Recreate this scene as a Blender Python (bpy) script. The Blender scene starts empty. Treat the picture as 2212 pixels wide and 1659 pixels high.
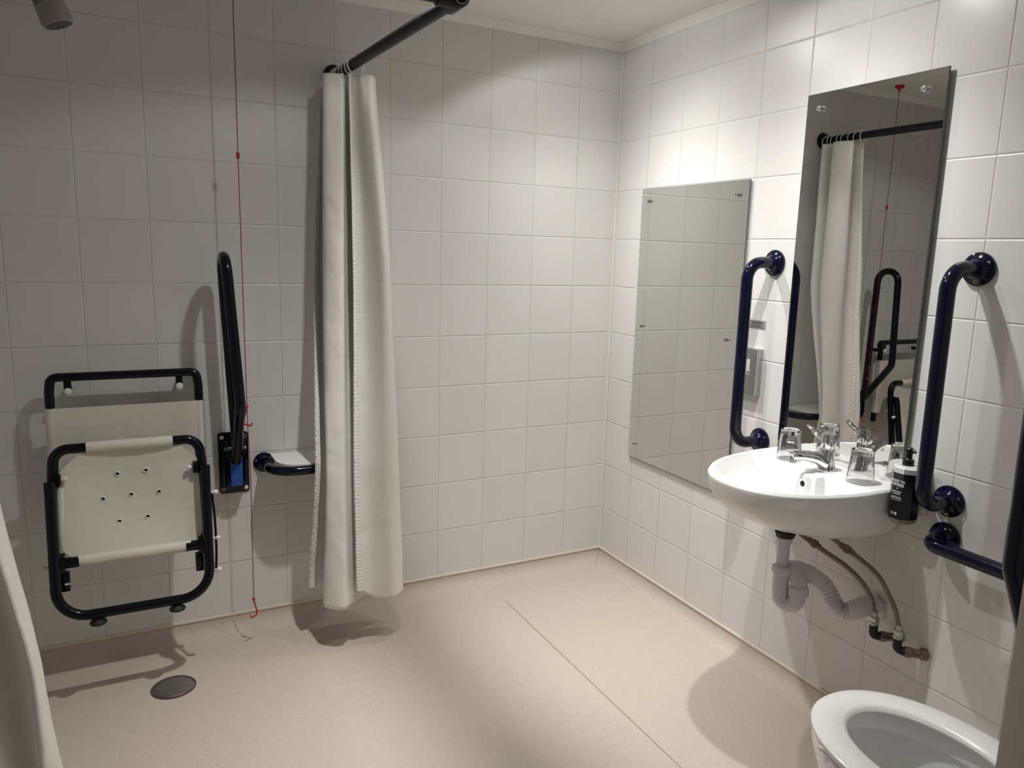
import bpy, bmesh, math, random
from mathutils import Vector as V, Matrix, noise
random.seed(7)
PI = math.pi
sc = bpy.context.scene
COL = sc.collection

# ------------------------------------------------------------------ materials
def mat(name, color, rough=.5, metal=0., spec=.5, coat=0., trans=0., ior=1.45, sheen=0.):
    m = bpy.data.materials.new(name); m.use_nodes = True
    b = m.node_tree.nodes['Principled BSDF']
    b.inputs['Base Color'].default_value = (*color, 1)
    b.inputs['Roughness'].default_value = rough
    b.inputs['Metallic'].default_value = metal
    b.inputs['Specular IOR Level'].default_value = spec
    b.inputs['Coat Weight'].default_value = coat
    b.inputs['Coat Roughness'].default_value = .08
    b.inputs['Transmission Weight'].default_value = trans
    b.inputs['IOR'].default_value = ior
    if sheen: b.inputs['Sheen Weight'].default_value = sheen
    return m

class NT:
    def __init__(s, m): s.t = m.node_tree; s.b = s.t.nodes['Principled BSDF']
    def n(s, kind, **kw):
        nd = s.t.nodes.new(kind)
        for k, v in kw.items(): setattr(nd, k, v)
        return nd
    def l(s, a, b): s.t.links.new(a, b)
    def math(s, op, a, b=None, c=None):
        nd = s.n('ShaderNodeMath', operation=op)
        for i, x in enumerate((a, b, c)):
            if x is None: continue
            if isinstance(x, (int, float)): nd.inputs[i].default_value = x
            else: s.l(x, nd.inputs[i])
        return nd.outputs[0]

def tile_mat(name, axis, off):
    """glazed 200 mm wall tiles; axis = horizontal world axis, off = where its first joint stands"""
    m = mat(name, (.66, .64, .61), .30)
    q = NT(m)
    geo = q.n('ShaderNodeNewGeometry'); sep = q.n('ShaderNodeSeparateXYZ'); q.l(geo.outputs['Position'], sep.inputs[0])
    u = q.math('DIVIDE', q.math('SUBTRACT', sep.outputs[axis], off), .2)
    v = q.math('DIVIDE', q.math('SUBTRACT', sep.outputs[2], .06), .2)
    fu, fv = q.math('FRACT', u), q.math('FRACT', v)
    du = q.math('MINIMUM', fu, q.math('SUBTRACT', 1., fu)); dv = q.math('MINIMUM', fv, q.math('SUBTRACT', 1., fv))
    d = q.math('MULTIPLY', q.math('MINIMUM', du, dv), .2)            # metres to the nearest joint
    g = q.n('ShaderNodeMapRange', interpolation_type='SMOOTHSTEP'); g.inputs[1].default_value = .0008; g.inputs[2].default_value = .0016
    q.l(d, g.inputs[0])
    idx = q.n('ShaderNodeCombineXYZ'); q.l(q.math('FLOOR', u), idx.inputs[0]); q.l(q.math('FLOOR', v), idx.inputs[1])
    wn = q.n('ShaderNodeTexWhiteNoise', noise_dimensions='3D'); q.l(idx.outputs[0], wn.inputs[0])
    sw = q.n('ShaderNodeSeparateXYZ'); q.l(wn.outputs['Color'], sw.inputs[0])
    # colour: glaze with slight tile to tile variation, pale grout
    glz = q.n('ShaderNodeMix', data_type='RGBA'); glz.inputs[6].default_value = (.69, .68, .66, 1); glz.inputs[7].default_value = (.72, .71, .69, 1)
    q.l(wn.outputs['Value'], glz.inputs[0])
    mx = q.n('ShaderNodeMix', data_type='RGBA'); mx.inputs[6].default_value = (.66, .63, .58, 1)
    q.l(g.outputs[0], mx.inputs[0]); q.l(glz.outputs[2], mx.inputs[7]); q.l(mx.outputs[2], q.b.inputs['Base Color'])
    rg = q.n('ShaderNodeMapRange'); rg.inputs[3].default_value = .7; rg.inputs[4].default_value = .30; q.l(g.outputs[0], rg.inputs[0]); q.l(rg.outputs[0], q.b.inputs['Roughness'])
    # height: rounded tile edge, small tilt of each tile, faint ripple of the glaze
    e = q.n('ShaderNodeMapRange', interpolation_type='SMOOTHSTEP'); e.inputs[1].default_value = .0; e.inputs[2].default_value = .004; e.inputs[4].default_value = .0013
    q.l(d, e.inputs[0])
    tilt = q.math('ADD', q.math('MULTIPLY', q.math('SUBTRACT', sw.outputs[0], .5), q.math('SUBTRACT', fu, .5)),
                  q.math('MULTIPLY', q.math('SUBTRACT', sw.outputs[1], .5), q.math('SUBTRACT', fv, .5)))
    h = q.math('ADD', e.outputs[0], q.math('MULTIPLY', tilt, .0022))
    ns = q.n('ShaderNodeTexNoise'); ns.inputs['Scale'].default_value = 9; ns.inputs['Detail'].default_value = 1; q.l(geo.outputs['Position'], ns.inputs['Vector'])
    h = q.math('ADD', h, q.math('MULTIPLY', ns.outputs['Fac'], .0006))
    bp = q.n('ShaderNodeBump'); bp.inputs['Distance'].default_value = 1.; bp.inputs['Strength'].default_value = 1.
    q.l(h, bp.inputs['Height']); q.l(bp.outputs[0], q.b.inputs['Normal'])
    return m

M = {}
M['tile_back'] = tile_mat('glazed_tile_back', 0, 0.)
M['tile_right'] = tile_mat('glazed_tile_right', 1, -.0097)
M['grout'] = mat('pale_sealant', (.74, .72, .68), .45)
M['ceiling'] = mat('matt_ceiling_paint', (.86, .85, .82), .9)
M['cap'] = mat('cream_capping_strip', (.74, .67, .57), .4)
def vinyl():
    m = mat('speckled_safety_vinyl', (.5, .42, .34), .55, spec=.35)
    q = NT(m); geo = q.n('ShaderNodeNewGeometry')
    def spk(scale, lo, hi):
        v = q.n('ShaderNodeTexNoise'); v.inputs['Scale'].default_value = scale; v.inputs['Detail'].default_value = 2.
        q.l(geo.outputs['Position'], v.inputs['Vector'])
        r = q.n('ShaderNodeMapRange', clamp=True); r.inputs[1].default_value = lo; r.inputs[2].default_value = hi; q.l(v.outputs['Fac'], r.inputs[0]); return r.outputs[0]
    a = q.n('ShaderNodeMix', data_type='RGBA'); a.inputs[6].default_value = (.56, .485, .42, 1); a.inputs[7].default_value = (.40, .335, .28, 1); q.l(spk(420, .56, .66), a.inputs[0])
    b = q.n('ShaderNodeMix', data_type='RGBA'); q.l(a.outputs[2], b.inputs[6]); b.inputs[7].default_value = (.68, .61, .54, 1); q.l(spk(330, .60, .68), b.inputs[0])
    c = q.n('ShaderNodeMix', data_type='RGBA'); q.l(b.outputs[2], c.inputs[6]); c.inputs[7].default_value = (.22, .17, .13, 1)
    vo = q.n('ShaderNodeTexVoronoi'); vo.inputs['Scale'].default_value = 120; q.l(geo.outputs['Position'], vo.inputs['Vector'])
    r = q.n('ShaderNodeMapRange', clamp=True); r.inputs[1].default_value = .06; r.inputs[2].default_value = .14; r.inputs[3].default_value = .75; r.inputs[4].default_value = 0.
    q.l(vo.outputs['Distance'], r.inputs[0]); q.l(r.outputs[0], c.inputs[0]); q.l(c.outputs[2], q.b.inputs['Base Color'])
    bp = q.n('ShaderNodeBump'); bp.inputs['Distance'].default_value = .0008; q.l(spk(260, .3, .7), bp.inputs['Height']); q.l(bp.outputs[0], q.b.inputs['Normal'])
    return m
M['floor'] = vinyl()
M['seam'] = mat('welded_seam', (.40, .32, .25), .6)
M['navy'] = mat('navy_gloss_coat', (.0028, .0036, .018), .12, spec=.40)
M['black'] = mat('black_gloss_coat', (.003, .004, .009), .15, spec=.32)
M['railblack'] = mat('dull_black_tube', (.006, .006, .009), .42, spec=.35)
M['rubber'] = mat('black_rubber', (.012, .012, .012), .6)
M['blue'] = mat('blue_plastic', (.02, .09, .40), .35)
M['white_pl'] = mat('white_plastic', (.78, .77, .74), .35)
M['waste'] = mat('white_waste_plastic', (.66, .63, .66), .38)
M['grey_pl'] = mat('grey_satin_plastic', (.30, .27, .26), .35)
M['dark_pl'] = mat('dark_grey_plastic', (.07, .06, .06), .5)
M['ceramic'] = mat('white_vitreous_china', (.84, .84, .83), .12, coat=.5)
M['seatpl'] = mat('white_seat_plastic', (.76, .77, .74), .22, coat=.3)
M['chrome'] = mat('polished_chrome', (.82, .82, .83), .06, metal=1)
M['steel'] = mat('brushed_steel', (.50, .50, .50), .32, metal=1)
M['darksteel'] = mat('worn_drain_steel', (.32, .30, .29), .35, metal=.9)
M['braid'] = mat('braided_steel_hose', (.25, .21, .175), .33, metal=.9)
M['brass'] = mat('tarnished_brass', (.21, .165, .13), .38, metal=.9)
M['mirror'] = mat('silvered_glass', (.74, .74, .72), .0, metal=1)
M['glassedge'] = mat('mirror_edge', (.10, .12, .11), .25, spec=.6)
M['glass'] = mat('clear_glass', (1, 1, 1), .0, trans=1., ior=1.48)
M['red'] = mat('red_plastic', (.50, .012, .02), .4)
M['redcord'] = mat('red_cord', (.22, .012, .02), .7)
M['label'] = mat('black_label', (.004, .004, .004), .3)
M['ink'] = mat('white_print', (.75, .75, .75), .5)
M['inkd'] = mat('black_print', (.03, .03, .03), .5)
M['amber'] = mat('clear_bottle_base', (.22, .19, .16), .18, spec=.6)
M['bottleshoulder'] = mat('pale_bottle_shoulder', (.62, .62, .61), .2, coat=.4)
M['sticker'] = mat('grey_foil_sticker', (.40, .39, .38), .35, metal=.4)
M['waterin'] = mat('hole_dark', (.008, .008, .008), .8)
M['creamwall'] = mat('cream_wall_edge', (.86, .81, .74), .5)
def fabric(name, col, rough, trn, bumpscale, bump):
    m = mat(name, col, rough, spec=.35, sheen=.15)
    q = NT(m); t = q.n('ShaderNodeBsdfTranslucent'); t.inputs[0].default_value = (*[min(1, c*1.02) for c in col], 1)
    mx = q.n('ShaderNodeMixShader'); mx.inputs[0].default_value = trn
    out = q.t.nodes['Material Output']; q.l(q.b.outputs[0], mx.inputs[1]); q.l(t.outputs[0], mx.inputs[2]); q.l(mx.outputs[0], out.inputs[0])
    geo = q.n('ShaderNodeNewGeometry'); ns = q.n('ShaderNodeTexNoise'); ns.inputs['Scale'].default_value = bumpscale; ns.inputs['Detail'].default_value = 3; ns.inputs['Distortion'].default_value = .6
    q.l(geo.outputs['Position'], ns.inputs['Vector'])
    bp = q.n('ShaderNodeBump'); bp.inputs['Distance'].default_value = bump; q.l(ns.outputs['Fac'], bp.inputs['Height']); q.l(bp.outputs[0], q.b.inputs['Normal'])
    return m
M['curtain'] = fabric('cream_satin_curtain', (.87, .855, .80), .34, .07, 6, .010)
M['fabric'] = fabric('cream_vinyl_sling', (.72, .69, .61), .38, .06, 11, .004)
def emis(name, col, s):
    m = bpy.data.materials.new(name); m.use_nodes = True; t = m.node_tree; t.nodes.clear()
    e = t.nodes.new('ShaderNodeEmission'); e.inputs[0].default_value = (*col, 1); e.inputs[1].default_value = s
    o = t.nodes.new('ShaderNodeOutputMaterial'); t.links.new(e.outputs[0], o.inputs[0]); return m
M['lamp'] = emis('lamp_lens_glow', (1, .9, .76), 6.)

# ------------------------------------------------------------------ mesh helpers
def sm(bm):
    for f in bm.faces: f.smooth = True
def box(bm, a, b, bev=0., seg=2):
    c = [(a[i]+b[i])/2 for i in range(3)]; s = [abs(b[i]-a[i]) for i in range(3)]
    r = bmesh.ops.create_cube(bm, size=1, matrix=Matrix.Translation(c) @ Matrix.Diagonal((*s, 1)))
    if bev > 0:
        es = list({e for v in r['verts'] for e in v.link_edges})
        bmesh.ops.bevel(bm, geom=es, offset=bev, segments=seg, profile=.6, affect='EDGES')
def ring_loft(bm, rings, cap0=True, cap1=True, closed=True):
    vs = [[bm.verts.new(p) for p in r] for r in rings]; n = len(vs[0])
    for a, b in zip(vs, vs[1:]):
        for i in range(n if closed else n-1):
            j = (i+1) % n
            try: bm.faces.new((a[i], a[j], b[j], b[i]))
            except ValueError: pass
    if cap0 and closed: bm.faces.new(vs[0][::-1])
    if cap1 and closed: bm.faces.new(vs[-1])
    return vs
def tube(bm, pts, r, seg=18, cap=True):
    pts = [V(p) for p in pts]; R = r if callable(r) else (lambda t: r)
    T = [(pts[min(i+1, len(pts)-1)]-pts[max(i-1, 0)]).normalized() for i in range(len(pts))]
    up = V((0, 0, 1)) if abs(T[0].z) < .9 else V((1, 0, 0))
    n = (up - T[0]*up.dot(T[0])).normalized(); rings = []
    for i, (p, t) in enumerate(zip(pts, T)):
        if i: n = (n - t*n.dot(t)).normalized()
        b = t.cross(n); rr = R(i/(len(pts)-1))
        rings.append([p + (n*math.cos(a)+b*math.sin(a))*rr for a in [2*PI*k/seg for k in range(seg)]])
    ring_loft(bm, rings, cap, cap)
def fillet(pts, R, n=8):
    pts = [V(p) for p in pts]; out = [pts[0]]
    for i in range(1, len(pts)-1):
        r = R[i-1] if isinstance(R, (list, tuple)) else R
        a, p, c = pts[i-1], pts[i], pts[i+1]; u, w = (a-p), (c-p)
        k = u.angle(w); d = min(r/math.tan(k/2), u.length*.49, w.length*.49); u.normalize(); w.normalize()
        s, e = p+u*d, p+w*d
        rr = d*math.tan(k/2); cen = p+(u+w).normalized()*(rr/math.sin(k/2))
        A, B = s-cen, e-cen; ang = A.angle(B)
        for j in range(n+1):
            t = j/n; out.append(cen + (A*math.sin((1-t)*ang)+B*math.sin(t*ang))/math.sin(ang))
    out.append(pts[-1]); return out
def smooth(pts, n=8):
    P = [V(p) for p in pts]; P = [P[0]*2-P[1]]+P+[P[-1]*2-P[-2]]; out = []
    for i in range(1, len(P)-2):
        for j in range(n):
            t = j/n; a, b, c, d = P[i-1:i+3]
            out.append(.5*((2*b)+(c-a)*t+(2*a-5*b+4*c-d)*t*t+(3*b-a-3*c+d)*t**3))
    out.append(P[-2]); return out
def lathe(bm, prof, o, axis=(0, 0, 1), seg=32, cap=True):
    ax = V(axis).normalized(); u = V((1, 0, 0)) if abs(ax.x) < .9 else V((0, 1, 0)); u = (u-ax*u.dot(ax)).normalized(); w = ax.cross(u); o = V(o)
    ring_loft(bm, [[o+ax*h+(u*math.cos(a)+w*math.sin(a))*max(r, 1e-4) for a in [2*PI*k/seg for k in range(seg)]] for r, h in prof], cap, cap)
def sphere(bm, c, r, s=(1, 1, 1), seg=20):
    bmesh.ops.create_uvsphere(bm, u_segments=seg, v_segments=seg//2, radius=r, matrix=Matrix.Translation(c) @ Matrix.Diagonal((*s, 1)))
def torus(bm, c, R, r, axis=(0, 0, 1), seg=28, ts=8, a0=0., a1=2*PI):
    ax = V(axis).normalized(); u = V((1, 0, 0)) if abs(ax.x) < .9 else V((0, 1, 0)); u = (u-ax*u.dot(ax)).normalized(); w = ax.cross(u); c = V(c)
    full = abs(a1-a0-2*PI) < 1e-4; N = seg; rings = []
    for k in range(N if full else N+1):
        a = a0+(a1-a0)*k/N; d = u*math.cos(a)+w*math.sin(a)
        rings.append([c+d*(R+r*math.cos(b))+ax*r*math.sin(b) for b in [2*PI*j/ts for j in range(ts)]])
    if full: rings.append(rings[0]); ring_loft(bm, rings, False, False); bmesh.ops.remove_doubles(bm, verts=bm.verts, dist=1e-6)
    else: ring_loft(bm, rings)
def BM(f, *a, **k):
    bm = bmesh.new(); f(bm, *a, **k); return bm
def sling(bm, c, thick=.003):
    """c[row][col] of points -> thin sheet with thickness"""
    vs = [[bm.verts.new(p) for p in r] for r in c]
    fs = [bm.faces.new((vs[i][j], vs[i][j+1], vs[i+1][j+1], vs[i+1][j])) for i in range(len(c)-1) for j in range(len(c[0])-1)]
    bmesh.ops.recalc_face_normals(bm, faces=bm.faces)
    bmesh.ops.solidify(bm, geom=bm.faces[:], thickness=thick)

# ------------------------------------------------------------------ object helpers
def thing(name, loc, label, cat, group=None):
    o = bpy.data.objects.new(name, None); o.location = loc; o.empty_display_size = .05
    COL.objects.link(o); o['label'] = label; o['category'] = cat
    if group: o['group'] = group
    return o
def wloc(o):
    p = V(o.location)
    while o.parent: o = o.parent; p += V(o.location)
    return p
def obj(name, bm, m, parent=None, label=None, cat=None, group=None, kind=None, smooth_=True, angle=35):
    bmesh.ops.recalc_face_normals(bm, faces=bm.faces)
    org = wloc(parent) if parent else V((0, 0, 0))
    if parent is None and kind != 'structure':
        xs = [v.co for v in bm.verts]; org = V((sum(p.x for p in xs)/len(xs), sum(p.y for p in xs)/len(xs), min(p.z for p in xs)))
    bmesh.ops.translate(bm, verts=bm.verts, vec=-org)
    me = bpy.data.meshes.new(name); bm.to_mesh(me); bm.free()
    ms = m if isinstance(m, list) else [m]
    for x in ms: me.materials.append(x)
    o = bpy.data.objects.new(name, me); COL.objects.link(o)
    if parent: o.parent = parent
    else: o.location = org
    if smooth_:
        me.shade_smooth(); me.set_sharp_from_angle(angle=math.radians(angle))
    if label: o['label'] = label
    if cat: o['category'] = cat
    if group: o['group'] = group
    if kind: o['kind'] = kind
    return o
def struct(name, bm, m, parent=None, **k): return obj(name, bm, m, parent, kind='structure', **k)
def text_bm(body, size, O, X, Y, ext=.0002, align='CENTER', bold=0.):
    cu = bpy.data.curves.new('lettering', 'FONT'); cu.body = body; cu.size = size; cu.extrude = ext; cu.align_x = align; cu.offset = bold; cu.resolution_u = 2
    o = bpy.data.objects.new('lettering', cu); COL.objects.link(o); bpy.context.view_layer.update()
    dg = bpy.context.evaluated_depsgraph_get(); me = bpy.data.meshes.new_from_object(o.evaluated_get(dg))
    X, Y = V(X), V(Y); Z = X.cross(Y); O = V(O)
    bm = bmesh.new(); bm.from_mesh(me)
    for v in bm.verts: v.co = O + X*v.co.x + Y*v.co.y + Z*v.co.z
    bpy.data.objects.remove(o); bpy.data.curves.remove(cu); bpy.data.meshes.remove(me)
    return bm
def merge(bm, other):
    me = bpy.data.meshes.new('t'); other.to_mesh(me); other.free(); bm.from_mesh(me); bpy.data.meshes.remove(me)

# ------------------------------------------------------------------ the room
CH = 2.25; XL = -2.5; YR = -3.3; YN = -2.40; XN = -1.176
struct('floor', BM(box, (XL-.1, YR-.1, -.1), (.1, .1, 0)), M['floor'], smooth_=False)
struct('ceiling', BM(box, (XL-.1, YR-.1, CH), (.1, .1, CH+.1)), M['ceiling'], smooth_=False)
struct('wall_back', BM(box, (XL-.1, 0, .0), (.1, .1, CH)), M['tile_back'], smooth_=False)
struct('wall_right', BM(box, (0, YR, .0), (.1, 0, CH)), M['tile_right'], smooth_=False)
struct('wall_left', BM(box, (XL-.1, YR, .0), (XL, 0, CH)), M['tile_right'], smooth_=False)
struct('wall_rear', BM(box, (XL-.1, YR-.1, .0), (.1, YR, CH)), M['tile_back'], smooth_=False)
bm = bmesh.new(); box(bm, (XN+.018, YN-.12, 0), (0, YN, CH)); struct('wall_front', bm, M['tile_back'], smooth_=False)
bm = bmesh.new(); box(bm, (XN, YN-.05, 0), (XN+.018, YN, CH), .004); box(bm, (XN+.004, YN-.125, 0), (XN+.018, YN-.055, CH), .002); struct('trim_1', bm, M['creamwall'])
# coved vinyl skirting with its cream capping strip, round the walls
def cove(name, a, b, nrm):
    a, b, n = V(a), V(b), V(nrm); prof = [(0, .058), (.002, .058)] + [(.002+.055*(1-math.cos(t)), .057-.055*math.sin(t)) for t in [k*PI/2/10 for k in range(11)]] + [(.06, -.002), (0, -.002)]
    bm = bmesh.new()
    vs = [[bm.verts.new(p+n*d+V((0, 0, h))) for d, h in prof] for p in (a, b)]
    k = len(prof)
    for i in range(k): bm.faces.new((vs[0][i], vs[0][(i+1) % k], vs[1][(i+1) % k], vs[1][i]))
    bm.faces.new(vs[0]); bm.faces.new(vs[1][::-1]); struct(name, bm, M['floor'], angle=50)
cove('baseboard_back', (XL, 0, 0), (0, 0, 0), (0, -1, 0))
cove('baseboard_right', (0, 0, 0), (0, YN, 0), (-1, 0, 0))
cove('baseboard_left', (XL, 0, 0), (XL, YR, 0), (1, 0, 0))
struct('trim_2', BM(box, (XL, -.0055, .0575), (0, .0, .066), .002), M['cap'])
struct('trim_3', BM(box, (-.0055, YN, .0575), (0, 0, .066), .002), M['cap'])
struct('trim_4', BM(lathe, [(.0042, .06), (.0042, CH)], (-.001, -.001, 0)), M['grout'])
def cornice(name, a, b, n):
    a, b, n = V(a), V(b), V(n); prof = [(0, -.028), (.004, -.028), (.010, -.020), (.022, -.008), (.030, -.003), (.030, 0), (0, 0)]
    bm = bmesh.new(); vs = [[bm.verts.new(p+n*d+V((0, 0, CH+h))) for d, h in prof] for p in (a, b)]; k = len(prof)
    for i in range(k): bm.faces.new((vs[0][i], vs[0][(i+1) % k], vs[1][(i+1) % k], vs[1][i]))
    bm.faces.new(vs[0]); bm.faces.new(vs[1][::-1]); struct(name, bm, M['ceiling'], smooth_=False)
cornice('trim_5', (XL, 0, 0), (0, 0, 0), (0, -1, 0)); cornice('trim_6', (0, 0, 0), (0, YN, 0), (-1, 0, 0))
bm = bmesh.new(); tube(bm, [(-.583, -.20, .0), (-.585, -.8, .0), (-.590, -2.2, .0)], .0022, 8); struct('trim_7', bm, M['seam'])
bm = bmesh.new()
pts = [V((-.004-.055*(1-math.cos(t))*.9, -.004-.055*(1-math.cos(t))*.9, .057-.055*math.sin(t))) for t in [k*PI/2/8 for k in range(9)]]
tube(bm, pts, .0022, 6); struct('trim_8', bm, M['seam'])

# ------------------------------------------------------------------ lamps
LAMPS = [(-.60, -.47), (-.46, -1.22), (-1.190, -.97)]
TILT = [24, 14, 0]                                              # degrees each lamp is swivelled towards the mirror wall
LW = [30, 32, 58]
def beam(L):
    # reflector lamp: strongest straight down, weaker to the sides
    L.use_nodes = True; t = L.node_tree; e = t.nodes['Emission']
    tc = t.nodes.new('ShaderNodeTexCoord'); sp = t.nodes.new('ShaderNodeSeparateXYZ'); t.links.new(tc.outputs['Normal'], sp.inputs[0])
    def m(op, a, b):
        n = t.nodes.new('ShaderNodeMath'); n.operation = op
        for i, x in enumerate((a, b)):
            if isinstance(x, (int, float)): n.inputs[i].default_value = x
            else: t.links.new(x, n.inputs[i])
        return n.outputs[0]
    c = m('ABSOLUTE', sp.outputs[2], 0.)
    t.links.new(m('ADD', m('MULTIPLY', m('POWER', c, 7.), 2.45), .13), e.inputs['Strength'])
names = ['round recessed downlight in the ceiling corner above the small mirror', 'round recessed downlight in the ceiling above the washbasin', 'round recessed downlight in the ceiling beside the black curtain rail']
for (x, y), w, lb, tl in zip(LAMPS, LW, names, TILT):
    t = thing('ceiling_downlight', (x, y, CH), lb, 'ceiling light', 'ceiling downlights')
    obj('bezel', BM(lathe, [(.036, 0), (.045, 0), (.045, -.004), (.040, -.007), (.034, -.004), (.034, 0)], (x, y, CH), cap=False), M['white_pl'], t)
    obj('lens', BM(lathe, [(.033, -.001), (.033, -.003)], (x, y, CH)), M['lamp'], t, label='glowing round lamp lens')
    L = bpy.data.lights.new('downlight_beam', 'SPOT'); L.energy = w; L.color = (1, .988, .962); L.spot_size = math.radians(150); L.spot_blend = .22; L.shadow_soft_size = .027 if tl == 0 else .018; beam(L)
    o = bpy.data.objects.new('downlight_beam', L); o.location = (x, y, CH-.028); o.rotation_euler = (0, -math.radians(tl), 0); COL.objects.link(o)

# ------------------------------------------------------------------ mirrors
def mirror(y0, y1, z0, z1, pins, label, back=.012):
    t = thing('frameless_mirror', (0, (y0+y1)/2, z0), label, 'mirror', None)
    xf = -back-.006
    obj('glass_pane', BM(box, (xf, y1, z0), (-back, y0, z1), .0008, 1), M['glassedge'], t, label='dark green glass edge of the pane')
    g = bmesh.new(); vs = [g.verts.new(p) for p in ((xf-.0003, y0-.001, z0+.001), (xf-.0003, y1+.001, z0+.001), (xf-.0003, y1+.001, z1-.001), (xf-.0003, y0-.001, z1-.001))]
    g.faces.new(vs); r = bmesh.ops.extrude_face_region(g, geom=g.faces[:]); bmesh.ops.translate(g, verts=[e for e in r['geom'] if isinstance(e, bmesh.types.BMVert)], vec=(.0004, 0, 0))
    obj('reflective_face', g, M['mirror'], t, smooth_=False)
    for (py, pz) in pins:
        obj('chrome_screw_cap', BM(lathe, [(.004, .001), (.0075, 0), (.0075, -.006), (.0085, -.008), (.0085, -.011), (.006, -.015), (.002, -.0165)], (xf, py, pz), (1, 0, 0), 20), M['chrome'], t)
        obj('standoff_fixing', BM(lathe, [(.006, 0), (.006, back-.0005)], (-back, py, pz), (1, 0, 0), 12), M['steel'], t)
    return t
mirror(-.20, -.80, .553, 1.658, [(-.247, 1.609), (-.748, 1.609), (-.243, 1.11), (-.742, 1.11), (-.238, .611), (-.738, .611)],
       'wide frameless wall mirror near the room corner, lower of the two mirrors', .005)
tall = mirror(-1.020, -1.472, .791, 1.888, [(-1.075, 1.842), (-1.414, 1.841), (-1.075, .838), (-1.414, .838)],
       'tall narrow frameless wall mirror above the washbasin', .008)
tall.rotation_euler = (0, 0, -.007); tall.location.x = -.0016        # its right edge stands a little off the tiles

# ------------------------------------------------------------------ grab rails
def flange(bm, c, n, r=.042):
    lathe(bm, [(r*.97, 0), (r, .003), (r*.98, .008), (r*.7, .013), (.024, .018), (.02, .024)], c, n, 40)
def rail(name, p0, p1, out, label, off=.118, R=.088, tr=.0188, m='navy', scr=True):
    p0, p1, out = V(p0), V(p1), V(out)
    t = thing(name, tuple(p0 if p0.z < p1.z else p1), label, 'grab rail', 'navy tubular grab rails')
    obj('tube', BM(tube, fillet([p0+out*.004, p0+out*off, p1+out*off, p1+out*.004], R, 12), tr, 24), M[m], t)
    d = (p1-p0).normalized(); s = out.cross(d)
    for p in (p0, p1):
        f = obj('wall_flange', BM(flange, p, out), M[m], t)
        if scr:
            for a in (60, 180, 300):
                q = p+out*.0115+(d*math.cos(math.radians(a))+s*math.sin(math.radians(a)))*.031
                obj('screw_head', BM(lathe, [(.0045, -.001), (.0045, .001), (.0025, .0015), (.002, 0)], q, out, 14), M['steel'], f, label='small steel screw head')
    return t
rail('grab_rail', (0, -.932, .791), (0, -.932, 1.385), (-1, 0, 0), 'upright navy grab rail between the two mirrors')
rail('grab_rail', (0, -1.606, .787), (0, -1.604, 1.387), (-1, 0, 0), 'upright navy grab rail on the wall to the right of the tall mirror', R=.09)
rail('grab_rail', (0, -1.607, .687), (0, -2.28, .687), (-1, 0, 0), 'horizontal navy grab rail low on the tiled wall above the toilet', off=.085, R=.055)

# drop-down hinged rails
def hinged_rail(x, yw, sgn, zb, label, group, blue=True):
    """folded up against the wall y=yw; sgn = direction away from the wall along y"""
    t = thing('hinged_support_rail', (x, yw, zb), label, 'grab rail', group)
    Y = lambda d: yw+sgn*d
    bm = bmesh.new(); q0 = fillet([(0, 0, 0), (-.05, 0, 0), (-.05, .222, 0), (.05, .222, 0), (.05, 0, 0), (0, 0, 0)], .012, 6)[:-1]
    ring_loft(bm, [[V((x+p.x*k, Y(d), zb+.111+(p.y-.111)*k)) for p in q0] for d, k in ((0, 1.), (.005, 1.), (.007, .97))])
    pl = obj('wall_plate', bm, M['black'], t)
    for i, (dx, dz) in enumerate(((-.038, .205), (.038, .205), (-.038, .017), (.038, .017))):
        white = i in (0, 3)
        if white: obj('screw_cap', BM(lathe, [(.0065, 0), (.0075, .002), (.006, .005), (.002, .0065)], (x+dx, Y(.007), zb+dz), (0, sgn, 0), 18), M['white_pl'], pl, label='white round screw cap')
        else: obj('screw_ring', BM(torus, (x+dx, Y(.008), zb+dz), .0055, .0017, (0, 1, 0)), M['steel'], pl, label='open steel screw ring')
    # hinge bracket: two cheeks and the spring housing
    for s in (-1, 1):
        bm = bmesh.new(); prof = [(.007, .02), (.03, .025), (.075, .05), (.085, .075), (.085, .15), (.065, .185), (.035, .2), (.007, .2)]
        a = [bm.verts.new((x+s*.026, Y(d), zb+h)) for d, h in prof]; f = bm.faces.new(a)
        r = bmesh.ops.extrude_face_region(bm, geom=[f]); bmesh.ops.translate(bm, verts=[e for e in r['geom'] if isinstance(e, bmesh.types.BMVert)], vec=(s*.004, 0, 0))
        obj('hinge_cheek', bm, M['black'], t, smooth_=False)
    obj('spring_housing', BM(box, (x-.021, Y(.012), zb+.045), (x+.021, Y(.078), zb+.155), .006), M['blue'] if blue else M['black'], t, label='blue plastic spring housing' if blue else None)
    loop = [(x, Y(.062), zb+.15), (x, Y(.105), zb+.24), (x-.01, Y(.105), zb+.815), (x-.01, Y(.245), zb+.815), (x, Y(.255), zb+.36), (x, Y(.075), zb+.165)]
    loop = [(x+.0, Y(.055), zb+.12), (x, Y(.10), zb+.20), (x-.024 if blue else x, Y(.088 if blue else .06), zb+.832), (x-.024 if blue else x, Y(.205 if blue else .176), zb+.832), (x, Y(.243 if blue else .174), zb+(.36 if blue else .40)), (x, Y(.075), zb+.135)]
    obj('folded_loop_tube', BM(tube, fillet(loop, [.05, .064, .064, .05], 14), .0165, 24), M['black'] if blue else M['navy'], t)
    obj('hinge_pin', BM(lathe, [(.006, -.034), (.006, .034)], (x, Y(.055), zb+.175), (1, 0, 0), 16), M['steel'], t)
    return t
hinged_rail(-1.573, 0, -1, .522, 'dark hinged support rail folded up on the shower wall, with a blue spring housing', 'hinged support rails')
hinged_rail(-.85, YN, 1, .60, 'hinged navy support rail folded upright beside the toilet, cut off by the right frame edge', 'hinged support rails', blue=False)

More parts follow.
